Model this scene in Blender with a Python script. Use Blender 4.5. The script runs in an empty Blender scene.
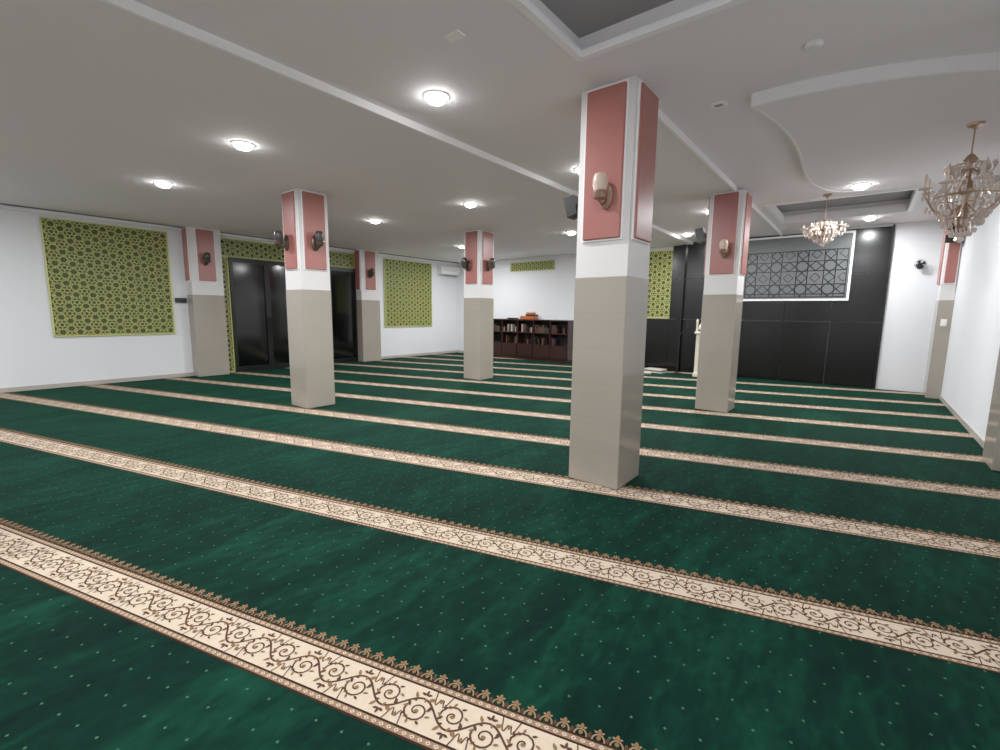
import bpy, bmesh, math, random
from mathutils import Vector, Matrix
random.seed(4)
pi=math.pi
scene=bpy.context.scene

# ---------------------------------------------------------------- helpers
def lin(c):
    o=[]
    for v in c:
        v/=255.0
        o.append(v/12.92 if v<=0.04045 else ((v+0.055)/1.055)**2.4)
    return tuple(o)+(1.0,)

def mat(name,rgb,rough=0.5,metal=0.0,spec=0.5,emit=None,es=0,trans=0,bump=None,var=None,coat=0):
    m=bpy.data.materials.new(name);m.use_nodes=True
    nt=m.node_tree;b=nt.nodes['Principled BSDF']
    c=lin(rgb)
    b.inputs['Base Color'].default_value=c
    b.inputs['Roughness'].default_value=rough
    b.inputs['Metallic'].default_value=metal
    b.inputs['Specular IOR Level'].default_value=spec
    b.inputs['Transmission Weight'].default_value=trans
    b.inputs['Coat Weight'].default_value=coat
    if emit:
        b.inputs['Emission Color'].default_value=lin(emit);b.inputs['Emission Strength'].default_value=es
    tc=nt.nodes.new('ShaderNodeTexCoord')
    if var:
        n=nt.nodes.new('ShaderNodeTexNoise');n.inputs['Scale'].default_value=var[0];n.inputs['Detail'].default_value=4
        nt.links.new(tc.outputs['Object'],n.inputs['Vector'])
        mx=nt.nodes.new('ShaderNodeMix');mx.data_type='RGBA'
        nt.links.new(n.outputs['Fac'],mx.inputs['Factor'])
        mx.inputs['A'].default_value=tuple(v*(1-var[1]) for v in c[:3])+(1,)
        mx.inputs['B'].default_value=tuple(min(1,v*(1+var[1])) for v in c[:3])+(1,)
        nt.links.new(mx.outputs['Result'],b.inputs['Base Color'])
    if bump:
        n=nt.nodes.new('ShaderNodeTexNoise');n.inputs['Scale'].default_value=bump[0]
        nt.links.new(tc.outputs['Object'],n.inputs['Vector'])
        bp=nt.nodes.new('ShaderNodeBump');bp.inputs['Strength'].default_value=bump[1];bp.inputs['Distance'].default_value=0.01
        nt.links.new(n.outputs['Fac'],bp.inputs['Height']);nt.links.new(bp.outputs['Normal'],b.inputs['Normal'])
    return m

class MB:
    def __init__(s): s.v=[];s.f=[];s.m=[];s.mats=[]
    def mi(s,m):
        if m not in s.mats: s.mats.append(m)
        return s.mats.index(m)
    def face(s,pts,m):
        i=len(s.v);s.v.extend([tuple(p) for p in pts]);s.f.append(tuple(range(i,i+len(pts))));s.m.append(s.mi(m))
    def box(s,a,b,m,mtx=None,ch=0):
        x0,y0,z0=a;x1,y1,z1=b
        if ch>0:
            def loop(x0,y0,x1,y1,c,z): return [(x0+c,y0,z),(x1-c,y0,z),(x1,y0+c,z),(x1,y1-c,z),(x1-c,y1,z),(x0+c,y1,z),(x0,y1-c,z),(x0,y0+c,z)]
            L=[loop(x0+ch,y0+ch,x1-ch,y1-ch,ch,z0),loop(x0,y0,x1,y1,ch,z0+ch),loop(x0,y0,x1,y1,ch,z1-ch),loop(x0+ch,y0+ch,x1-ch,y1-ch,ch,z1)]
            s.loft(L,m,mtx,cap=True);return
        P=[(x0,y0,z0),(x1,y0,z0),(x1,y1,z0),(x0,y1,z0),(x0,y0,z1),(x1,y0,z1),(x1,y1,z1),(x0,y1,z1)]
        if mtx is not None: P=[mtx@Vector(p) for p in P]
        i=len(s.v);s.v.extend([tuple(p) for p in P])
        for q in ((0,3,2,1),(4,5,6,7),(0,1,5,4),(1,2,6,5),(2,3,7,6),(3,0,4,7)):
            s.f.append(tuple(i+k for k in q));s.m.append(s.mi(m))
    def loft(s,L,m,mtx=None,cap=True,close=True):
        n=len(L[0]);i=len(s.v)
        for l in L:
            for p in l:
                p=Vector(p)
                if mtx is not None: p=mtx@p
                s.v.append(tuple(p))
        k=s.mi(m)
        for a in range(len(L)-1):
            for j in range(n if close else n-1):
                j2=(j+1)%n
                s.f.append((i+a*n+j,i+a*n+j2,i+(a+1)*n+j2,i+(a+1)*n+j));s.m.append(k)
        if cap:
            s.f.append(tuple(i+j for j in reversed(range(n))));s.m.append(k)
            s.f.append(tuple(i+(len(L)-1)*n+j for j in range(n)));s.m.append(k)
    def lathe(s,prof,m,c=(0,0,0),n=20,mtx=None,cap=True):
        L=[[(c[0]+r*math.cos(2*pi*j/n),c[1]+r*math.sin(2*pi*j/n),c[2]+z) for j in range(n)] for r,z in prof]
        s.loft(L,m,mtx,cap)
    def tube(s,pts,r,m,n=6,mtx=None):
        pts=[Vector(p) for p in pts];L=[]
        for k,p in enumerate(pts):
            t=(pts[min(k+1,len(pts)-1)]-pts[max(k-1,0)]).normalized()
            u=t.cross(Vector((0,0,1)))
            if u.length<1e-3: u=t.cross(Vector((1,0,0)))
            u.normalize();w=t.cross(u)
            rr=r[k] if isinstance(r,(list,tuple)) else r
            L.append([p+u*math.cos(2*pi*j/n)*rr+w*math.sin(2*pi*j/n)*rr for j in range(n)])
        s.loft(L,m,mtx,True)
    def prism(s,poly,z0,z1,m,mtx=None):
        s.loft([[(p[0],p[1],z0) for p in poly],[(p[0],p[1],z1) for p in poly]],m,mtx,True)
    def obj(s,name,parent=None,smooth=False,bevel=0,fixn=True,loc=None):
        me=bpy.data.meshes.new(name);me.from_pydata(s.v,[],s.f)
        for m in s.mats: me.materials.append(m)
        me.polygons.foreach_set('material_index',s.m)
        if smooth: me.polygons.foreach_set('use_smooth',[True]*len(s.f))
        me.update()
        if fixn:
            bm=bmesh.new();bm.from_mesh(me);bmesh.ops.recalc_face_normals(bm,faces=bm.faces);bm.to_mesh(me);bm.free()
        o=bpy.data.objects.new(name,me);scene.collection.objects.link(o)
        if loc: o.location=loc
        if parent: o.parent=parent
        if bevel:
            md=o.modifiers.new('bevel','BEVEL');md.width=bevel;md.segments=2;md.limit_method='ANGLE'
        if smooth:
            md=o.modifiers.new('es','EDGE_SPLIT');md.split_angle=math.radians(35)
        return o
def empty(name,loc=(0,0,0)):
    e=bpy.data.objects.new(name,None);e.location=loc;scene.collection.objects.link(e);return e

# ---------------------------------------------------------------- dims
XL,XR,YF,YB=-11.35,1.18,11.87,-3.6
HA,HB,HC,HD=3.12,3.18,3.22,3.125
ZT=1.74
PHI=0.2738;B0=0.074;BS=1.2104

# ---------------------------------------------------------------- materials
M_wall=mat('wall_white_paint',(227,228,231),0.6,var=(0.6,0.02),bump=(60,0.05))
M_ceil=mat('ceiling_grey_paint',(234,231,233),0.8,var=(0.4,0.03))
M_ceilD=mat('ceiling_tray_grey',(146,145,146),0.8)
M_trimw=mat('moulding_white',(246,245,246),0.45)
M_trimd=mat('shadow_gap_dark',(90,90,94),0.6)
M_colw=mat('column_white_paint',(220,217,215),0.5)
M_pink=mat('pink_panel_laminate',(160,96,88),0.35,var=(6,0.05))
M_black=mat('black_plastic',(16,16,18),0.4)
M_blackg=mat('black_granite_gloss',(8,8,9),0.22,spec=0.4,var=(9,0.4))
M_glassd=mat('dark_tinted_glass',(4,5,6),0.10,spec=0.45)
M_alum=mat('black_aluminium_frame',(14,15,17),0.35,metal=0.3)
M_lime=mat('lime_lattice_paint',(196,200,116),0.5)
M_olive=mat('lattice_backing_olive',(64,68,22),0.6)
M_whitep=mat('white_plastic',(235,235,232),0.35)
M_base=mat('baseboard_tile',(176,168,158),0.3)
M_wood=mat('dark_mahogany',(42,19,16),0.35,var=(5,0.25))
M_woodd=mat('cabinet_inside_dark',(15,8,7),0.6)
M_orange=mat('orange_varnished_wood',(176,92,44),0.4,var=(12,0.2))
M_gold=mat('brushed_bronze',(186,156,132),0.3,metal=0.85)
M_bronze=mat('aged_bronze',(80,66,56),0.35,metal=0.6)
M_crys=mat('crystal_glass',(250,236,226),0.12,spec=0.9,trans=0.45)
M_cup=mat('frosted_cup',(232,216,200),0.3,trans=0.3)
M_lamp=mat('downlight_diffuser',(255,255,255),0.4,emit=(255,254,252),es=42)
M_grey=mat('mihrab_panel_grey',(94,98,99),0.35)
M_greyd=mat('mihrab_panel_line',(24,26,28),0.35)
M_cream=mat('mimbar_cream',(214,206,186),0.45)

def tile_mat():
    m=mat('beige_wall_tile',(172,164,150),0.14,spec=0.5);nt=m.node_tree;b=nt.nodes['Principled BSDF']
    tc=nt.nodes.new('ShaderNodeTexCoord');sp=nt.nodes.new('ShaderNodeSeparateXYZ');nt.links.new(tc.outputs['Object'],sp.inputs[0])
    d=nt.nodes.new('ShaderNodeMath');d.operation='DIVIDE';d.inputs[1].default_value=0.29;nt.links.new(sp.outputs['Z'],d.inputs[0])
    f=nt.nodes.new('ShaderNodeMath');f.operation='FRACT';nt.links.new(d.outputs[0],f.inputs[0])
    l=nt.nodes.new('ShaderNodeMath');l.operation='LESS_THAN';l.inputs[1].default_value=0.010;nt.links.new(f.outputs[0],l.inputs[0])
    n=nt.nodes.new('ShaderNodeTexNoise');n.inputs['Scale'].default_value=3;nt.links.new(tc.outputs['Object'],n.inputs['Vector'])
    mx=nt.nodes.new('ShaderNodeMix');mx.data_type='RGBA';nt.links.new(n.outputs['Fac'],mx.inputs['Factor'])
    mx.inputs['A'].default_value=lin((150,142,129));mx.inputs['B'].default_value=lin((160,152,139))
    m2=nt.nodes.new('ShaderNodeMix');m2.data_type='RGBA';nt.links.new(l.outputs[0],m2.inputs['Factor']);nt.links.new(mx.outputs['Result'],m2.inputs['A'])
    m2.inputs['B'].default_value=lin((143,135,123));nt.links.new(m2.outputs['Result'],b.inputs['Base Color'])
    return m
M_tile=tile_mat()

def carpet_mat():
    m=bpy.data.materials.new('green_pile_carpet');m.use_nodes=True;nt=m.node_tree;N=nt.nodes;Lk=nt.links
    b=N['Principled BSDF'];b.inputs['Roughness'].default_value=0.95;b.inputs['Specular IOR Level'].default_value=0.06
    b.inputs['Sheen Weight'].default_value=0.12;b.inputs['Sheen Roughness'].default_value=0.35;b.inputs['Sheen Tint'].default_value=lin((60,160,120))
    tc=N.new('ShaderNodeTexCoord')
    def noise(sc,det,dist,scale3=(1,1,1),rot=0):
        mp=N.new('ShaderNodeMapping');mp.inputs['Scale'].default_value=scale3;mp.inputs['Rotation'].default_value=(0,0,rot);Lk.new(tc.outputs['Object'],mp.inputs['Vector'])
        n=N.new('ShaderNodeTexNoise');n.inputs['Scale'].default_value=sc;n.inputs['Detail'].default_value=det;n.inputs['Distortion'].default_value=dist
        Lk.new(mp.outputs[0],n.inputs['Vector']);return n.outputs['Fac']
    a=noise(1.0,3,0.4,(2.4,0.7,1),0.75);c=noise(4.5,5,0.8,(2.2,0.7,1),0.6);c2=noise(12,4,0.5,(1.6,0.8,1),-0.5);d=noise(380,2,0)
    def mth(op,x,y):
        q=N.new('ShaderNodeMath');q.operation=op
        for i,v in enumerate((x,y)):
            if v is None: continue
            if isinstance(v,(int,float)): q.inputs[i].default_value=v
            else: Lk.new(v,q.inputs[i])
        return q.outputs[0]
    s=mth('ADD',mth('MULTIPLY',a,0.36),mth('ADD',mth('MULTIPLY',c,0.28),mth('ADD',mth('MULTIPLY',c2,0.22),mth('MULTIPLY',d,0.14))))
    r=N.new('ShaderNodeValToRGB');Lk.new(s,r.inputs[0]);e=r.color_ramp.elements
    e[0].position=0.36;e[0].color=lin((2,18,14));e[1].position=0.66;e[1].color=lin((11,54,39))
    k=e.new(0.5);k.color=lin((4,31,23))
    mp=N.new('ShaderNodeMapping');mp.vector_type='TEXTURE';mp.inputs['Rotation'].default_value=(0,0,PHI);Lk.new(tc.outputs['Object'],mp.inputs['Vector'])
    sp=N.new('ShaderNodeSeparateXYZ');Lk.new(mp.outputs[0],sp.inputs[0])
    sp_a,sp_b=0.115,0.115
    v=mth('DIVIDE',sp.outputs['Y'],sp_b);row=mth('FLOOR',v,None);fv=mth('SUBTRACT',mth('FRACT',v,None),0.5)
    u=mth('ADD',mth('DIVIDE',sp.outputs['X'],sp_a),mth('MULTIPLY',row,0.5));fu=mth('SUBTRACT',mth('FRACT',u,None),0.5)
    dist=mth('ADD',mth('ABSOLUTE',fu,None),mth('ABSOLUTE',fv,None))
    dot=mth('LESS_THAN',dist,0.055)
    mx=N.new('ShaderNodeMix');mx.data_type='RGBA';Lk.new(mth('MULTIPLY',dot,0.7),mx.inputs['Factor']);Lk.new(r.outputs[0],mx.inputs['A']);mx.inputs['B'].default_value=lin((66,108,80))
    Lk.new(mx.outputs['Result'],b.inputs['Base Color'])
    bp=N.new('ShaderNodeBump');bp.inputs['Strength'].default_value=0.4;bp.inputs['Distance'].default_value=0.006;Lk.new(s,bp.inputs['Height']);Lk.new(bp.outputs[0],b.inputs['Normal'])
    return m
M_green=carpet_mat()
def pile(name,rgb,v=0.12):
    m=mat(name,rgb,0.95,spec=0.1,var=(40,v));return m
M_cbeige=pile('carpet_cream_pile',(196,176,154));M_cguard=pile('carpet_guard_tan',(134,106,82))
M_cbrown=pile('carpet_brown_pile',(74,48,36));M_cgold=pile('carpet_olive_gold_pile',(118,90,60))
M_cdark=pile('carpet_dark_brown_pile',(44,27,20))

# ---------------------------------------------------------------- room shell
T=0.15
def wallbox(name,a,b,m=M_wall):
    w=MB();w.box(a,b,m);return w.obj(name)
wallbox('floor',(XL-T,YB-T,-0.12),(XR+T,YF+T,-0.012),M_base)
wallbox('wall_left',(XL-T,YB-T,-0.12),(XL,YF+T,3.5))
wallbox('wall_front',(XL,YF,-0.12),(XR,YF+T,3.5))
wallbox('wall_right',(XR,YB-T,-0.12),(XR+T,YF+T,3.5))
wallbox('wall_back',(XL,YB-T,-0.12),(XR,YB,3.5))

TOP=3.5
c=MB()
c.box((XL,YB,HA),(-3.45,YF,TOP),M_ceil)
c.box((-3.45,YB,HB),(-1.95,YF,TOP),M_ceil)
c.box((-1.95,YB,HB),(-1.72,3.2,TOP),M_ceil)
c.box((-1.95,3.2,HB-.0),(-1.6,YF,TOP),M_ceil)
c.box((-1.72,YB,HB),(XR,-0.4,TOP),M_ceil);c.box((0.75,-0.4,HB),(XR,3.02,TOP),M_ceil)
c.box((-1.72,3.02,HB),(-1.6,3.2,TOP),M_ceil)
c.box((-1.6,3.02,HB),(XR,4.0,TOP),M_ceil)
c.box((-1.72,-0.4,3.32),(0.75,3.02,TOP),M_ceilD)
c.box((-1.6,4.0,HC),(XR,8.7,TOP),M_ceil);c.box((-1.6,8.7,HC),(-1.45,10.5,TOP),M_ceil)
c.box((0.45,8.7,HC),(XR,10.5,TOP),M_ceil);c.box((-1.6,10.5,HC),(XR,YF,TOP),M_ceil)
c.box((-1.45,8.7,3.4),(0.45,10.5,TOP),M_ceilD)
c.obj('ceiling')
t=MB();t.box((-3.452,YB,HA-.004),(-3.425,YF,HB),M_trimw);t.obj('trim_1')
t=MB();t.box((-1.6,3.9,HB-.03),(-1.575,YF,HC),M_trimw);t.obj('trim_2')
t=MB()
def tframe(t,x0,y0,x1,y1,w,z0,z1):
    for a,b in (((x0,y0),(x0+w,y1)),((x1-w,y0),(x1,y1)),((x0+w,y1-w),(x1-w,y1)),((x0+w,y0),(x1-w,y0+w))):
        t.box((a[0],a[1],z0),(b[0],b[1],z1),M_trimw)
tframe(t,-1.72,-.4,.75,3.02,.05,HB-.015,HB+.03)
t.obj('trim_3')
t=MB();tframe(t,-1.45,8.7,.45,10.5,.06,HC-.03,HC+.10);t.obj('trim_4')
t=MB();t.box((XL,YB,HA-.07),(XL+.08,YF,HA-.0),M_trimw);t.box((XL+.08,YB,HA-.018),(XL+.12,YF,HA),M_trimd);t.obj('trim_5')
def bez(p0,p1,p2,n):
    return [tuple((1-k/n)**2*a+2*(k/n)*(1-k/n)*b+(k/n)**2*c_ for a,b,c_ in zip(p0,p1,p2)) for k in range(n+1)]
pts=bez((-0.88,4.38),(0.1,4.28),(XR,5.15),14)
pts+=[(XR,8.1)]+bez((-0.2,8.1),(-0.75,8.0),(-0.72,6.6),8)+bez((-0.72,6.5),(-0.62,5.3),(-0.88,4.38),8)[1:-1]
d=MB();d.prism(pts,HD,HC,M_ceil)
n=len(pts)
d.obj('ceiling_curved_panel')
t=MB()
for i in range(n):
    p,q=pts[i],pts[(i+1)%n]
    if p[0]>XR-.001 and q[0]>XR-.001: continue
    dx,dy=q[0]-p[0],q[1]-p[1];L=math.hypot(dx,dy);nx,ny=dy/L,-dx/L
    o=0.012
    t.prism([(p[0]+nx*o,p[1]+ny*o),(q[0]+nx*o,q[1]+ny*o),(q[0]-nx*.012,q[1]-ny*.012),(p[0]-nx*.012,p[1]-ny*.012)],HD-.004,HC,M_trimw)
t.obj('trim_6')
wallbox('baseboard_left',(XL,YB,0.006),(XL+.015,YF,.08),M_base)
wallbox('baseboard_front',(XL+.015,YF-.015,0.006),(-4.75,YF,.08),M_base)
wallbox('baseboard_right',(XR-.015,YB,0.006),(XR,YF,.08),M_base)

# ---------------------------------------------------------------- carpet
cb=MB()
ca,sa=math.cos(PHI),math.sin(PHI)
def W(a,b,z): return (a*ca-b*sa,a*sa+b*ca,z)
cb.face([(XL,YB,0),(XR,YB,0),(XR,YF,0),(XL,YF,0)],M_green)
A0,A1=-13.6,4.8
def inroom(x,y,m=.25): return XL-m<x<XR+m and YB-m<y<YF+m
def ribbon(pts,w,z,m):
    n=len(pts);Lp=[];Rp=[]
    for i,p in enumerate(pts):
        q0=pts[max(i-1,0)];q1=pts[min(i+1,n-1)]
        dx,dy=q1[0]-q0[0],q1[1]-q0[1];l=math.hypot(dx,dy) or 1
        ww=w[i] if isinstance(w,list) else w
        nx,ny=-dy/l*ww/2,dx/l*ww/2
        Lp.append((p[0]+nx,p[1]+ny));Rp.append((p[0]-nx,p[1]-ny))
    i0=len(cb.v);k=cb.mi(m)
    for a,b in zip(Lp,Rp): cb.v.append(W(a[0],a[1],z));cb.v.append(W(b[0],b[1],z))
    for i in range(n-1): cb.f.append((i0+2*i,i0+2*i+1,i0+2*i+3,i0+2*i+2));cb.m.append(k)
def poly(pts,z,m):
    i0=len(cb.v);cb.v.extend([W(p[0],p[1],z) for p in pts]);cb.f.append(tuple(range(i0,i0+len(pts))));cb.m.append(cb.mi(m))
def leaf(x,y,ang,L,w,z,m):
    prof=[(0,0),(.25,.42),(.55,.5),(.8,.3),(1,0),(.8,-.3),(.55,-.5),(.25,-.42)]
    c_,s_=math.cos(ang),math.sin(ang)
    poly([(x+(u*L)*c_-(v*w)*s_,y+(u*L)*s_+(v*w)*c_) for u,v in prof],z,m)
PER=0.27
def scroll(a0,bc,z,fine):
    ns=20 if fine else 10
    A=.042
    vine=[(a0+PER*i/ns,bc+A*math.sin(2*pi*i/ns)) for i in range(ns+1)]
    ribbon(vine,.0085,z,M_cbrown)
    for h in (0,1):
        cx=a0+PER*(.25+.5*h);sg=1 if h==0 else -1
        cyy=bc-sg*.014
        m=18 if fine else 8
        sp=[]
        for i in range(m+1):
            u=i/m;r=.042*(1-u)+.006;th=-pi*.1+u*2*pi*1.45
            sp.append((cx-math.cos(th)*r*1.05,cyy+sg*(-math.sin(th))*r))
        ribbon(sp,[.0082*(1-.3*i/m) for i in range(m+1)],z+.0004,M_cbrown)
        leaf(cx-.010,cyy-.004,.3,.020,.015,z+.0008,M_cgold)
        for k in range(8 if fine else 4):
            th=.4+k*(.8 if fine else 1.5);r=.042
            leaf(cx-math.cos(th)*r,cyy-sg*math.sin(th)*r,math.atan2(-sg*math.sin(th),-math.cos(th))+.7*sg,.022,.010,z+.0005,M_cgold if k%2 else M_cbrown)
        for (du,ang,L,w,mm) in ((-.085,2.2,.034,.012,M_cbrown),(-.11,-.9,.04,.013,M_cgold),(.085,.9,.034,.012,M_cbrown),(.11,-2.2,.04,.013,M_cgold)):
            u=.25+.5*h+du/PER
            leaf(a0+PER*u,bc+A*math.sin(2*pi*u),sg*ang,L*.8,w,z+.0006,mm)
        for ang in (0.3,pi/2,pi-.3):
            leaf(cx,bc+sg*.058,sg*ang if sg>0 else -ang,.024,.011,z+.0006,M_cbrown)
        xx=a0+PER*(.5*h)
        for s2 in (1,-1):
            fl=[(xx+s2*(.006+.028*u_),bc-sg*(.064-.030*math.sin(pi*u_*1.3))) for u_ in [k/6 for k in range(7)]]
            ribbon(fl,.005,z+.0002,M_cbrown)
            leaf(xx+s2*.034,bc-sg*.055,sg*(.8 if s2>0 else pi-.8),.020,.009,z+.0003,M_cgold)
        leaf(xx,bc-sg*.044,-sg*pi/2,.024,.011,z+.0003,M_cgold)
for nrow in range(-4,14):
    bc=B0+BS*nrow-0.005
    z1=.0012
    lo=bc-.128;hi=bc+.128
    def strip(b0,b1,z,m,step=0.8):
        a=A0
        while a<A1:
            x,y,_=W(a+step/2,(b0+b1)/2,0)
            if inroom(x,y,.9): poly([(a,b0),(a+step,b0),(a+step,b1),(a,b1)],z,m)
            a+=step
    strip(lo,hi,z1,M_cdark)
    strip(lo+.009,lo+.031,z1+.0007,M_cguard)
    strip(hi-.031,hi-.009,z1+.0007,M_cguard)
    strip(lo+.040,hi-.040,z1+.0007,M_cbeige)
    fine=nrow<=4
    a=A0
    while a<A1:
        x,y,_=W(a+PER/2,bc,0)
        if inroom(x,y,.3): scroll(a,bc,z1+.0014,fine)
        a+=PER
    st=.032 if nrow<=5 else .064
    a=A0
    while a<A1:
        x,y,_=W(a,bc,0)
        if inroom(x,y,.1):
            for bb in (lo+.020,hi-.020):
                w=st*.34
                poly([(a-w,bb),(a,bb-.008),(a+w,bb),(a,bb+.008)],z1+.0014,M_cbeige)
                if fine: poly([(a-w*.35,bb),(a,bb-.003),(a+w*.35,bb),(a,bb+.003)],z1+.0018,M_cdark)
        a+=st
    st=.062
    a=A0
    while a<A1:
        x,y,_=W(a,hi,0)
        if inroom(x,y,.1):
            zz=z1+.0007
            arch=[(a+.022*math.cos(t_),hi+.026*math.sin(t_)) for t_ in [pi*k/6 for k in range(7)]]
            ribbon(arch,.006,zz,M_cguard)
            leaf(a,hi+.026,pi/2,.024,.014,zz+.0003,M_cgold)
            leaf(a,hi+.002,pi/2,.020,.016,zz+.0003,M_cgold)
            if fine:
                leaf(a+.006,hi+.030,.5,.014,.008,zz+.0004,M_cguard);leaf(a-.006,hi+.030,pi-.5,.014,.008,zz+.0004,M_cguard)
                leaf(a+.031,hi+.0,pi/2,.026,.012,zz+.0003,M_cbrown)
        a+=st
car=cb.obj('prayer_carpet',fixn=False)
bm=bmesh.new();bm.from_mesh(car.data)
for co,no in (((XL+.001,0,0),(-1,0,0)),((XR-.001,0,0),(1,0,0)),((0,YB+.001,0),(0,-1,0)),((0,YF-.001,0),(0,1,0))):
    bmesh.ops.bisect_plane(bm,geom=bm.verts[:]+bm.edges[:]+bm.faces[:],plane_co=co,plane_no=no,clear_outer=True)
for f in bm.faces:
    if f.normal.z<0: f.normal_flip()
bm.to_mesh(car.data);bm.free()
ZF=.0042
# ---------------------------------------------------------------- columns
CW=0.46
def column(x1,y0,h,w=CW,dx=None,faces='xXyY',name='tiled_column'):
    dx=dx or w
    o=MB();cx,cy=x1-dx/2,y0+w/2;hx,hy=dx/2,w/2
    o.box((-hx,-hy,ZF),(hx,hy,ZT),M_tile,ch=.006)
    o.box((-hx+.006,-hy+.006,ZT-.006),(hx-.006,hy-.006,h),M_colw)
    pw=.165 if w>.4 else w*.36
    for k,(sx,sy) in {'x':(-1,0),'X':(1,0),'y':(0,-1),'Y':(0,1)}.items():
        if k not in faces: continue
        q=pw if sx else min(pw,hx*.7)
        if sx: 
            a=(min(sx*(hx-.01),sx*(hx+.026)),-q,2.03);b=(max(sx*(hx-.01),sx*(hx+.026)),q,h-.03)
        else:
            a=(-q,min(sy*(hy-.01),sy*(hy+.026)),2.03);b=(q,max(sy*(hy-.01),sy*(hy+.026)),h-.03)
        o.box(a,b,M_pink,ch=.008)
        e=.012
        if sx: o.box((min(sx*(hx-.01),sx*(hx+.008)),-q-e,2.03-e),(max(sx*(hx-.01),sx*(hx+.008)),q+e,h-.012),M_trimw)
        else: o.box((-q-e,min(sy*(hy-.01),sy*(hy+.008)),2.03-e),(q+e,max(sy*(hy-.01),sy*(hy+.008)),h-.012),M_trimw)
    return o.obj(name,loc=(cx,cy,0))
column(-1.47,3.44,HB)
column(-6.32,3.44,HA)
column(-6.32,7.31,HA)
column(-1.47,7.31,HB)
column(-4.36,-.60,HA)
column(XL+.30,3.62,HA,w=.62,dx=.30,faces='Xy',name='wall_pilaster')
column(XL+.30,7.75,HA,w=.62,dx=.30,faces='Xy',name='wall_pilaster')
column(XR,11.1,HC,w=.46,dx=.20,faces='xy',name='wall_pilaster')
column(XR,6.22,HD,w=.46,dx=.10,faces='xy',name='wall_pilaster')

# ---------------------------------------------------------------- lattice
def bar(o,p,q,w,th,m,F):
    dx,dy=q[0]-p[0],q[1]-p[1];l=math.hypot(dx,dy)
    if l<1e-4: return
    nx,ny=-dy/l*w/2,dx/l*w/2;ex,ey=dx/l*w*.3,dy/l*w*.3
    P=[(p[0]-ex+nx,p[1]-ey+ny),(q[0]+ex+nx,q[1]+ey+ny),(q[0]+ex-nx,q[1]+ey-ny),(p[0]-ex-nx,p[1]-ey-ny)]
    o.loft([[F(a,b,0) for a,b in P],[F(a,b,th) for a,b in P]],m)
def clipseg(p,q,x0,y0,x1,y1):
    t0,t1=0,1;dx,dy=q[0]-p[0],q[1]-p[1]
    for pp,qq in ((-dx,p[0]-x0),(dx,x1-p[0]),(-dy,p[1]-y0),(dy,y1-p[1])):
        if abs(pp)<1e-9:
            if qq<0: return None
        else:
            r=qq/pp
            if pp<0: t0=max(t0,r)
            else: t1=min(t1,r)
    if t0>=t1: return None
    return (p[0]+t0*dx,p[1]+t0*dy),(p[0]+t1*dx,p[1]+t1*dy)
def lattice(o,u0,v0,u1,v1,s,F,mb,mback,w=.020,th=.014,frame=.022):
    o.loft([[F(u0,v0,0),F(u1,v0,0),F(u1,v1,0),F(u0,v1,0)],[F(u0,v0,.02),F(u1,v0,.02),F(u1,v1,.02),F(u0,v1,.02)]],mback)
    G=lambda a,b,d:F(a,b,.02+d)
    rows=int((v1-v0)/(s*.866))+2;colsn=int((u1-u0)/s)+2
    def sg(p,q,ww):
        c_=clipseg(p,q,u0,v0,u1,v1)
        if c_: bar(o,c_[0],c_[1],ww,th,mb,G)
    for r in range(-1,rows+1):
        for c_ in range(-1,colsn+1):
            cx=u0+c_*s+(s/2 if r%2 else 0);cy=v0+r*s*.866
            R=s*.37
            hx=[(cx+R*math.cos(k*pi/6+pi/12),cy+R*math.sin(k*pi/6+pi/12)) for k in range(12)]
            for k in range(12): sg(hx[k],hx[(k+1)%12],w)
            r2=s*.17
            h2=[(cx+r2*math.cos(k*pi/3+pi/6),cy+r2*math.sin(k*pi/3+pi/6)) for k in range(6)]
            for k in range(6): sg(h2[k],h2[(k+1)%6],w*.7)
            for k in range(6):
                a=k*pi/3+pi/6;sg((cx+r2*math.cos(a),cy+r2*math.sin(a)),(cx+R*math.cos(a),cy+R*math.sin(a)),w*.7)
            for k in range(3):
                a=k*pi/3
                for dd in (-.06,.06):
                    ox,oy=-math.sin(a)*s*dd,math.cos(a)*s*dd
                    sg((cx+R*.96*math.cos(a)+ox,cy+R*.96*math.sin(a)+oy),(cx+(s-R*.96)*math.cos(a)+ox,cy+(s-R*.96)*math.sin(a)+oy),w*.8)
    if frame:
        for p,q in (((u0,v0),(u1,v0)),((u1,v0),(u1,v1)),((u1,v1),(u0,v1)),((u0,v1),(u0,v0))): bar(o,p,q,frame,th*1.3,mb,G)
FL=lambda u,v,d:Vector((XL+d,u,v))
FF=lambda u,v,d:Vector((u,YF-d,v))
o=MB();lattice(o,1.5,.93,3.33,2.98,.235,FL,M_lime,M_olive);o.obj('window_1')
o=MB();lattice(o,8.75,.97,10.65,2.98,.235,FL,M_lime,M_olive);o.obj('window_2')
o=MB();lattice(o,-8.95,2.72,-7.35,2.98,.15,FF,M_lime,M_olive,w=.012,frame=.02);o.obj('window_3')
o=MB();lattice(o,-4.68,1.35,-3.72,3.02,.235,FF,M_lime,M_olive);o.obj('window_4')
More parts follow.
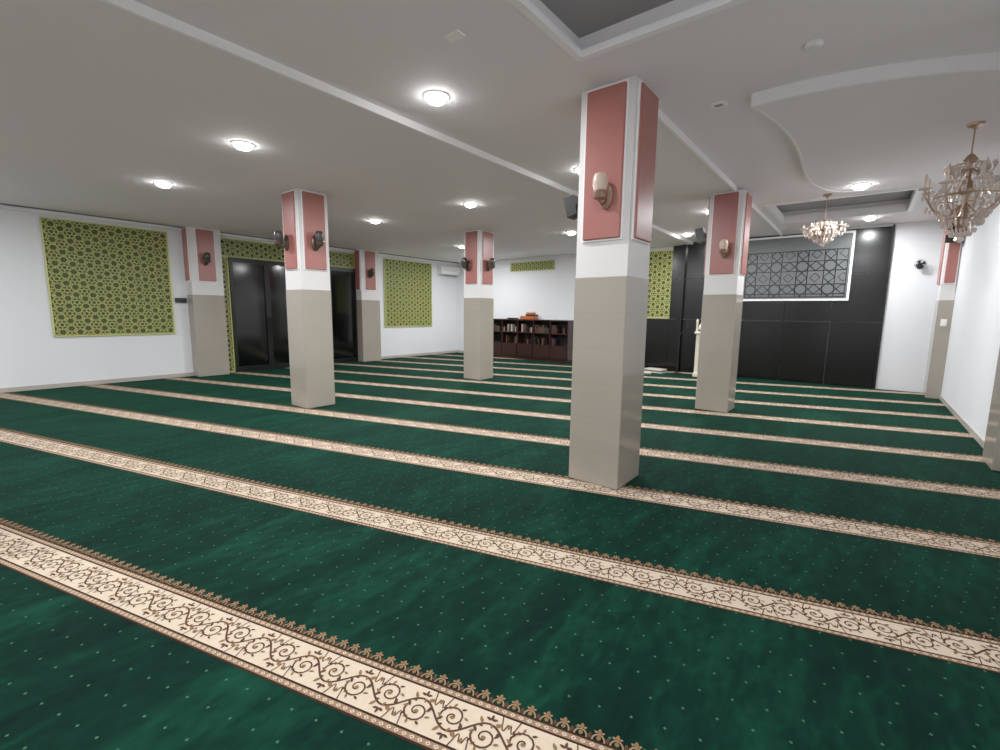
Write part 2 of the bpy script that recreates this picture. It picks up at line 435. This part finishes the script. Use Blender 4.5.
def glass_door(y0,y1,name):
    zt=3.0
    l=MB();lattice(l,y0,2.62,y1,zt,.21,FL,M_lime,M_black);lattice(l,y0,0.02,y0+.19,2.60,.19,FL,M_lime,M_black,frame=.02);l.obj('window_5')
    o=MB();ya=y0+.21
    o.box((XL+.002,ya,ZF),(XL+.03,y1,2.6),M_alum)
    n=max(2,round((y1-ya)/.8));w=(y1-ya)/n
    for i in range(n):
        a=ya+i*w
        for q in ((a,a+.06),(a+w-.06,a+w)): o.box((XL+.03,q[0],ZF),(XL+.075,q[1],2.6),M_alum)
        o.box((XL+.03,a+.06,ZF),(XL+.075,a+w-.06,.12),M_alum);o.box((XL+.03,a+.06,2.5),(XL+.075,a+w-.06,2.6),M_alum)
        o.box((XL+.03,a+.06,.12),(XL+.045,a+w-.06,2.5),M_glassd)
        hy=a+w-.03 if i%2==0 else a+.03
        o.tube([(XL+.075,hy,.85),(XL+.11,hy,.86),(XL+.11,hy,1.24),(XL+.075,hy,1.25)],.010,M_alum)
    return o.obj(name)
glass_door(4.26,7.73,'door_1')

# ---------------------------------------------------------------- mihrab wall
o=MB()
x0,x1=-4.72,.26
npan=6;pw=(x1-x0)/npan
for i in range(npan):
    a=x0+i*pw
    segs=[(ZF,1.32),(1.33,2.3),(2.31,3.17)] if i>0 else [(ZF,1.32)]
    for s0,s1 in segs: o.box((a+.003,YF-.05,s0),(a+pw-.003,YF,s1),M_blackg)
o.box((-3.64,YF-.14,ZF),(-3.56,YF-.05,3.17),M_blackg);o.box((-2.50,YF-.14,ZF),(-2.42,YF-.05,3.17),M_blackg)
o.box((.26,YF-.06,ZF),(.29,YF,3.2),M_alum)
o.obj('mihrab_black_wall')
o=MB()
FM=lambda u,v,d:Vector((u,YF-.052-d,v))
u0,u1,v0,v1=-2.25,-.34,1.80,3.10
o.box((u0-.04,YF-.085,v0-.04),(u1+.04,YF-.052,v0),M_trimw);o.box((u0-.04,YF-.085,v1),(u1+.04,YF-.052,v1+.04),M_trimw)
o.box((u0-.04,YF-.085,v0),(u0,YF-.052,v1),M_trimw);o.box((u1,YF-.085,v0),(u1+.04,YF-.052,v1),M_trimw)
o.box((u0,YF-.072,v0),(u1,YF-.052,v1),M_grey)
G=lambda a,b,d:FM(a,b,.02+d)
s=.48
def seg(p,q,w=.018):
    sg=clipseg(p,q,u0+.04,v0+.04,u1-.04,v1-.30)
    if sg: bar(o,sg[0],sg[1],w,.006,M_greyd,G)
for r in range(-1,4):
    for c_ in range(-1,6):
        cx=u0+c_*s+s*.3;cy=v0+r*s+.2;R=s*.5
        for k in range(8):
            a=k*pi/4+pi/8;b=(k+3)*pi/4+pi/8
            seg((cx+R*1.08*math.cos(a),cy+R*1.08*math.sin(a)),(cx+R*1.08*math.cos(b),cy+R*1.08*math.sin(b)),.018)
        sq=[(cx+s/2+.09*math.cos(k*pi/2),cy+s/2+.09*math.sin(k*pi/2)) for k in range(4)]
        for k in range(4): seg(sq[k],sq[(k+1)%4],.012)
for p,q in (((u0+.04,v0+.04),(u1-.04,v0+.04)),((u1-.04,v0+.04),(u1-.04,v1-.30)),((u1-.04,v1-.30),(u0+.04,v1-.30)),((u0+.04,v1-.30),(u0+.04,v0+.04))): bar(o,p,q,.02,.008,M_greyd,G)
o.obj('geometric_wall_panel')

# mimbar pulpit
o=MB();mx,my=-3.04,11.1
o.box((mx,my,ZF),(mx+.62,my+.45,.10),M_cream,ch=.01)
o.box((mx+.02,my+.04,.10),(mx+.58,my+.41,1.0),M_cream)
o.box((mx+.10,my+.02,.18),(mx+.52,my+.05,.92),M_gold)
o.box((mx+.12,my+.012,.20),(mx+.50,my+.045,.90),M_cream)
o.box((mx-.01,my-.01,1.0),(mx+.63,my+.46,1.05),M_cream,ch=.01)
for sx in(0,1):
    for sy in (0,1): o.lathe([(.03,0),(.022,.06),(.022,.2),(.032,.24),(.0,.30)],M_cream,(mx+.03+sx*.56,my+.03+sy*.39,1.05),n=10)
o.loft([[(mx+.04,my+.05,1.10),(mx+.58,my+.05,1.10),(mx+.58,my+.40,1.28),(mx+.04,my+.40,1.28)],[(mx+.04,my+.05,1.13),(mx+.58,my+.05,1.13),(mx+.58,my+.40,1.31),(mx+.04,my+.40,1.31)]],M_cream)
o.box((mx+.2,my+.2,1.05),(mx+.42,my+.38,1.20),M_cream)
o.obj('mimbar_pulpit')
o=MB();sx,sy=-3.42,11.2
for k in range(3): o.tube([(sx,sy,.06),(sx+.2*math.cos(k*2.094+.4),sy+.2*math.sin(k*2.094+.4),.014)],.01,M_black)
o.tube([(sx,sy,.05),(sx,sy,.95)],.012,M_black);o.tube([(sx,sy,.95),(sx+.2,sy-.1,1.12)],.009,M_black)
o.lathe([(.0,-.03),(.024,-.02),(.026,.02),(.012,.05),(.012,.12),(0,.13)],M_black,(sx+.2,sy-.1,1.14),n=10)
o.obj('microphone_stand')
o=MB()
for (x,y,w,l,h,rz) in ((-4.45,11.35,.50,.30,.06,.1),(-3.98,11.3,.46,.28,.09,-.15),(-4.15,10.9,.40,.28,.03,.3)):
    for k in range(3):
        mt=Matrix.Translation((x,y,.006+k*h/3))@Matrix.Rotation(rz+random.uniform(-.08,.08),4,'Z')
        o.box((-w/2,-l/2,0),(w/2,l/2,h/3-.002),M_grey if k%2 else M_cream,mt)
o.obj('stacked_white_booklets')

# ---------------------------------------------------------------- bookshelf
bx0,bx1,by0,by1,bh=-9.6,-6.62,11.5,YF-.016,1.20
root=empty('low_bookshelf_cabinet',(0,0,0))
o=MB();th=.03
o.box((bx0,by1-.02,ZF),(bx1,by1,bh),M_woodd)
o.box((bx0-.015,by0-.02,bh),(bx1+.015,by1,bh+.035),M_wood)
o.box((bx0,by0+.01,ZF),(bx1,by1,.09),M_wood)
nb=5;bw=(bx1-bx0)/nb
for i in range(nb+1):
    xx=bx0+i*bw;o.box((xx-th/2,by0,.09),(xx+th/2,by1-.02,bh),M_wood)
for zz in (.09,.46,.82):
    o.box((bx0,by0,zz),(bx1,by1-.02,zz+th),M_wood)
for i in range(nb):
    o.box((bx0+i*bw+.02,by0-.018,.12),(bx0+(i+1)*bw-.02,by0,.455),M_wood);o.box((bx0+i*bw+.05,by0-.03,.26),(bx0+i*bw+.07,by0-.018,.34),M_bronze)
o.obj('carcass',parent=root)
bk=MB()
cols=[(196,192,182),(140,130,116),(46,24,20),(70,28,22),(40,44,38),(208,206,200),(78,54,38),(26,24,34)]
bm_=[mat('book_cover_%d'%i,c_,.5) for i,c_ in enumerate(cols)]
for i in range(nb):
    for zz in (.852,.492):
        x=bx0+i*bw+.03
        lim=bx0+(i+1)*bw-.04
        bright=(zz>.6 and i in(1,2))
        gap=.14 if zz>.6 else .62
        while x<lim:
            w=random.uniform(.02,.06);h=random.uniform(.12,.24)
            if random.random()<gap: x+=.1;continue
            m=random.choice((bm_[0],bm_[5],bm_[1])) if bright and random.random()<.6 else random.choice(bm_[2:5]+bm_[6:])
            if x+w<lim: bk.box((x,by0+.04,zz),(x+w-.002,by0+.04+random.uniform(.15,.2),zz+h),m)
            x+=w
bk.obj('books',parent=root)
o=MB();ox=-8.35
zt=bh+.036
o.box((ox,11.55,zt),(ox+.50,11.80,zt+.10),M_orange,ch=.006);o.box((ox+.2,11.56,zt+.10),(ox+.52,11.78,zt+.15),M_wood);o.box((ox+.22,11.57,zt+.15),(ox+.44,11.76,zt+.21),M_orange)
o.box((ox-.5,11.56,zt),(ox-.2,11.76,zt+.04),M_wood)
o.obj('wooden_quran_boxes')
o=MB();ay0,ay1=10.95,11.8
prof=[(0,2.66),(.14,2.66),(.20,2.70),(.215,2.76),(.215,2.90),(.19,2.94),(0,2.94)]
o.loft([[(XL+p,ay0,z) for p,z in prof],[(XL+p,ay1,z) for p,z in prof]],M_whitep)
o.box((XL+.05,ay0+.05,2.654),(XL+.18,ay1-.05,2.66),M_black)
for k in range(3): o.box((XL+.2148,ay0+.03,2.80+k*.035),(XL+.218,ay1-.03,2.804+k*.035),M_trimd)
o.obj('air_conditioner')

# ---------------------------------------------------------------- small wall devices
def place(o,name,loc,rz,sc=1,smooth=False):
    ob=o.obj(name,smooth=smooth);ob.location=loc;ob.rotation_euler=(0,0,rz);ob.scale=(sc,)*3;return ob
def speaker():
    o=MB();o.box((-.03,-.05,-.03),(.03,0,.03),M_black)
    mt=Matrix.Translation((0,-.11,0))@Matrix.Rotation(.25,4,'X')
    o.loft([[mt@Vector(p) for p in ((-.075,.07,-.11),(.075,.07,-.11),(.075,.07,.11),(-.075,.07,.11))],[mt@Vector(p) for p in ((-.085,-.06,-.12),(.085,-.06,-.12),(.085,-.06,.12),(-.085,-.06,.12))]],M_black)
    for zz,r in ((-.035,.055),(.065,.028)):
        L=[[mt@Vector((r*k*math.cos(2*pi*j/16),-.061-d,zz+r*k*math.sin(2*pi*j/16))) for j in range(16)] for k,d in ((1,0),(1,.006),(.8,.001),(.3,-.0),(.2,.006))]
        o.loft(L,M_alum)
    return o
def sconce(mb,mg):
    o=MB()
    pl=[(.045*math.cos(2*pi*j/18),.085*math.sin(2*pi*j/18)) for j in range(18)]
    o.loft([[(x,0,z) for x,z in pl],[(x,-.012,z) for x,z in pl],[(x*.7,-.022,z*.75) for x,z in pl]],mb)
    o.tube([(0,-.02,-.03),(0,-.05,-.06),(0,-.085,-.05),(0,-.09,-.03)],.009,mb)
    o.lathe([(.012,-.045),(.038,-.03),(.045,.0),(.040,.012)],mb,(0,-.09,0),n=16)
    o.lathe([(.036,.010),(.046,.05),(.044,.085),(.034,.11),(.012,.118)],mg,(0,-.09,0),n=16)
    return o
def wallfan():
    o=MB();o.box((-.05,-.03,-.07),(.05,0,.07),M_black)
    o.tube([(0,-.03,0),(0,-.12,.03)],.018,M_black)
    mt=Matrix.Translation((0,-.15,.03))@Matrix.Rotation(pi/2,4,'X')
    o.lathe([(.0,-.03),(.035,-.03),(.04,.02),(0,.03)],M_black,n=12,mtx=mt)
    for r,zz in ((.12,0),(.12,.05),(.07,.065),(.09,-.02)):
        o.tube([mt@Vector((r*math.cos(2*pi*j/20),r*math.sin(2*pi*j/20),zz)) for j in range(21)],.003,M_black,n=4)
    for j in range(14):
        a=2*pi*j/14;o.tube([mt@Vector((r*math.cos(a),r*math.sin(a),zz)) for r,zz in ((.04,-.02),(.12,0),(.12,.05),(.02,.07))],.002,M_black,n=4)
    for j in range(4):
        a=pi/2*j;o.loft([[mt@Vector((r*math.cos(a+s_),r*math.sin(a+s_),.02+s_*.03)) for r in (.03,.105)] for s_ in (0,.5,.9)],M_alum,cap=False,close=False)
    return o
yf=-(.027)
SB=mat('sconce_antique_brass',(140,104,88),0.35,metal=0.4);SG=mat('sconce_frosted_glass',(206,180,162),0.3)
SD=mat('sconce_smoked_glass',(48,44,42),0.25)
place(sconce(SB,SG),'wall_sconce',(-1.66,3.44+yf,2.35),0,1.25,True)
place(sconce(SB,SG),'wall_sconce',(-1.66,7.31+yf,2.35),0,1.25,True)
place(speaker(),'wall_speaker',(-1.93+yf,3.56,2.34),-pi/2,.72)
place(speaker(),'wall_speaker',(-1.93+yf,7.46,2.62),-pi/2,.9)
for y in (3.44,7.31):
    place(sconce(M_bronze,SD),'wall_sconce',(-6.32-yf,y+.22,2.40),pi/2,1.35,True)
    place(sconce(M_bronze,SD),'wall_sconce',(-6.62,y+yf,2.40),0,1.35,True)
place(sconce(M_bronze,SD),'wall_sconce',(XL+.30-yf,3.90,2.46),pi/2,1.35,True)
place(sconce(M_bronze,SD),'wall_sconce',(XL+.30-yf,8.02,2.46),pi/2,1.35,True)
place(speaker(),'wall_speaker',(1.05,11.1+yf,2.86),0,1.35)
place(wallfan(),'wall_fan',(.72,YF,2.40),0,.7)
o=MB();o.box((-.04,-.012,-.06),(.04,0,.06),M_whitep,ch=.003);o.box((-.015,-.018,-.025),(.015,-.012,.025),M_trimw);place(o,'light_switch',(1.08,11.1,1.35),0)
o=MB();o.box((-.10,-.06,-.05),(.10,0,.05),M_black,ch=.006);o.box((-.08,-.065,-.02),(.08,-.06,.02),M_alum);place(o,'black_junction_box',(XL,3.49,1.62),pi/2)

o=MB();o.lathe([(.05,0),(.052,-.016),(.038,-.03),(.018,-.034),(0,-.034)],M_whitep,(-.42,3.75,HB),n=20);o.obj('smoke_detector')
o=MB();o.box((-1.2,4.35,HC-.015),(-1.08,4.45,HC),M_trimw,ch=.004);o.box((-1.17,4.38,HC-.018),(-1.11,4.42,HC-.015),M_ceilD);o.obj('ceiling_sensor')
o=MB();o.box((-2.26,2.25,HB-.012),(-2.14,2.33,HB),M_trimw,ch=.003);o.obj('ceiling_vent')

# ---------------------------------------------------------------- downlights
LP=[(-2.9,2.8,HB),(-5.15,2.25,HA),(-7.6,2.25,HA),(-7.35,5.5,HA),(-5.0,5.55,HA),(-2.85,5.2,HB),(-5.0,8.7,HA),(-3.2,10.6,HB),(-.2,7.75,HD),(-.1,10.9,HC),(-2.2,8.5,HB),
    (-8.3,8.9,HA),(-9.3,10.3,HA),(-2.6,-.9,HB),(-5.1,-1.6,HA),(-7.6,-1.0,HA),(-9.8,-1.0,HA),(-.4,1.0,3.32),(-1.0,-1.8,HB)]
E=49.0
for i,(x,y,z) in enumerate(LP):
    o=MB()
    o.lathe([(.108,0),(.110,-.006),(.092,-.012),(.086,-.004)],M_trimw,n=28,cap=False)
    o.lathe([(.086,-.002),(.084,-.022),(.066,-.042),(.035,-.052),(0.001,-.054)],M_lamp,n=24)
    ob=o.obj('ceiling_downlight',smooth=True);ob.location=(x,y,z)
    ld=bpy.data.lights.new('downlight_lamp','AREA');ld.shape='DISK';ld.size=.12;ld.energy=E;ld.color=(.955,.98,1)
    lo=bpy.data.objects.new('lamp',ld);lo.location=(0,0,-.058);scene.collection.objects.link(lo);lo.parent=ob

# ---------------------------------------------------------------- chandeliers
def chandelier(loc,drop,R,H):
    root=empty('crystal_chandelier',loc)
    o=MB()
    o.lathe([(.0,0),(.06,0),(.055,-.02),(.02,-.035),(.012,-.05)],M_gold,n=16)
    o.tube([(0,0,-.04),(0,0,-drop)],.006,M_gold)
    z0=-drop
    k=H/.75
    o.lathe([(.012,0),(.03,-.02*k),(.05,-.05*k),(.02,-.09*k),(.018,-.2*k),(.045,-.25*k),(.06,-.3*k),(.02,-.36*k),(.02,-.5*k),(.05,-.55*k),(.03,-.62*k),(.0,-.66*k)],M_gold,(0,0,z0),n=14)
    for (rr,zz) in ((R*.40,-.10*k),(R*.72,-.36*k),(R*.45,-.55*k)):
        o.tube([(rr*math.cos(2*pi*j/24),rr*math.sin(2*pi*j/24),z0+zz) for j in range(25)],.007,M_gold,n=5)
    cup=MB()
    for j in range(8):
        a=2*pi*j/8+.2;ca_,sa_=math.cos(a),math.sin(a)
        pr=[(.02,-.42*k),(R*.35,-.52*k),(R*.7,-.46*k),(R*.92,-.34*k),(R*.95,-.28*k)]
        o.tube([(r*ca_,r*sa_,z0+z) for r,z in pr],.007,M_gold,n=6)
        cup.lathe([(.008,0),(.045,.01),(.05,.02),(.02,.022)],M_crys,(R*.95*ca_,R*.95*sa_,z0-.28*k),n=10)
        cup.lathe([(.012,0),(.012,.06*k),(.016,.075*k),(.010,.11*k),(0,.13*k)],M_cup,(R*.95*ca_,R*.95*sa_,z0-.26*k),n=8)
        pr=[(.02,-.12*k),(R*.3,-.2*k),(R*.5,-.16*k),(R*.55,-.08*k)]
        o.tube([(r*math.cos(a+.39),r*math.sin(a+.39),z0+z) for r,z in pr],.005,M_gold,n=5)
    o.obj('frame',parent=root,smooth=True)
    cup.obj('cups_and_candles',parent=root,smooth=True)
    c_=MB()
    def drop_(x,y,z,s):
        c_.lathe([(0,0),(s*.5,-s*.7),(s*.28,-s*1.6),(0,-s*2.1)],M_crys,(x,y,z),n=5,cap=False)
    def strand(r0,za,r1,zb,a,n,s):
        for i in range(n):
            u=(i+.5)/n;r=r0+(r1-r0)*u;z=za+(zb-za)*u-.05*k*math.sin(pi*u)
            drop_(r*math.cos(a),r*math.sin(a),z0+z+s,s)
    for j in range(22):
        a=2*pi*j/22
        strand(R*.40,-.10*k,R*.72,-.34*k,a,6,.020)
        strand(R*.72,-.37*k,R*.45,-.54*k,a,5,.022)
        strand(R*.45,-.56*k,.03,-.68*k,a,4,.020)
        drop_(R*.72*math.cos(a),R*.72*math.sin(a),z0-.37*k,.03)
        drop_(R*.40*math.cos(a+.1),R*.40*math.sin(a+.1),z0-.10*k,.026)
        drop_(R*.45*math.cos(a),R*.45*math.sin(a),z0-.56*k,.026)
    for j in range(16):
        a=2*pi*j/16+.2;drop_(R*.95*math.cos(a),R*.95*math.sin(a),z0-.30*k,.03);drop_(R*.85*math.cos(a),R*.85*math.sin(a),z0-.42*k,.024)
        drop_(R*.55*math.cos(a),R*.55*math.sin(a),z0-.09*k,.024)
    c_.lathe([(0,.02),(.03,0),(.035,-.03),(0,-.06)],M_crys,(0,0,z0-.70*k),n=8)
    c_.obj('crystals',parent=root)
    return root
chandelier((.60,5.9,HD),.25,.30,.76)
chandelier((-.6,8.5,HC),.36,.27,.36)

# ---------------------------------------------------------------- camera
f,p,y,r=458.06,.1367,.6677,.0111
Fw=Vector((0,math.cos(p),-math.sin(p)));U=Vector((0,math.sin(p),math.cos(p)));Rt=Vector((1,0,0))
R2=Rt*math.cos(r)+U*math.sin(r);U2=U*math.cos(r)-Rt*math.sin(r)
Z=Matrix.Rotation(y,3,'Z');R2,U2,Fw=Z@R2,Z@U2,Z@Fw
cd=bpy.data.cameras.new('camera');cam=bpy.data.objects.new('camera',cd);scene.collection.objects.link(cam)
mw=Matrix.Identity(4)
for i in range(3): mw[i][0]=R2[i];mw[i][1]=U2[i];mw[i][2]=-Fw[i];mw[i][3]=(0,0,1.45)[i]
cam.matrix_world=mw;cd.sensor_width=36;cd.lens=f/1000*36;cd.clip_start=.05
scene.camera=cam
w=bpy.data.worlds.new('world');scene.world=w;w.use_nodes=True
w.node_tree.nodes['Background'].inputs[0].default_value=(.5,.55,.6,1);w.node_tree.nodes['Background'].inputs[1].default_value=.1
scene.view_settings.view_transform='Standard'
scene.view_settings.exposure=0
scene.view_settings.gamma=1.18
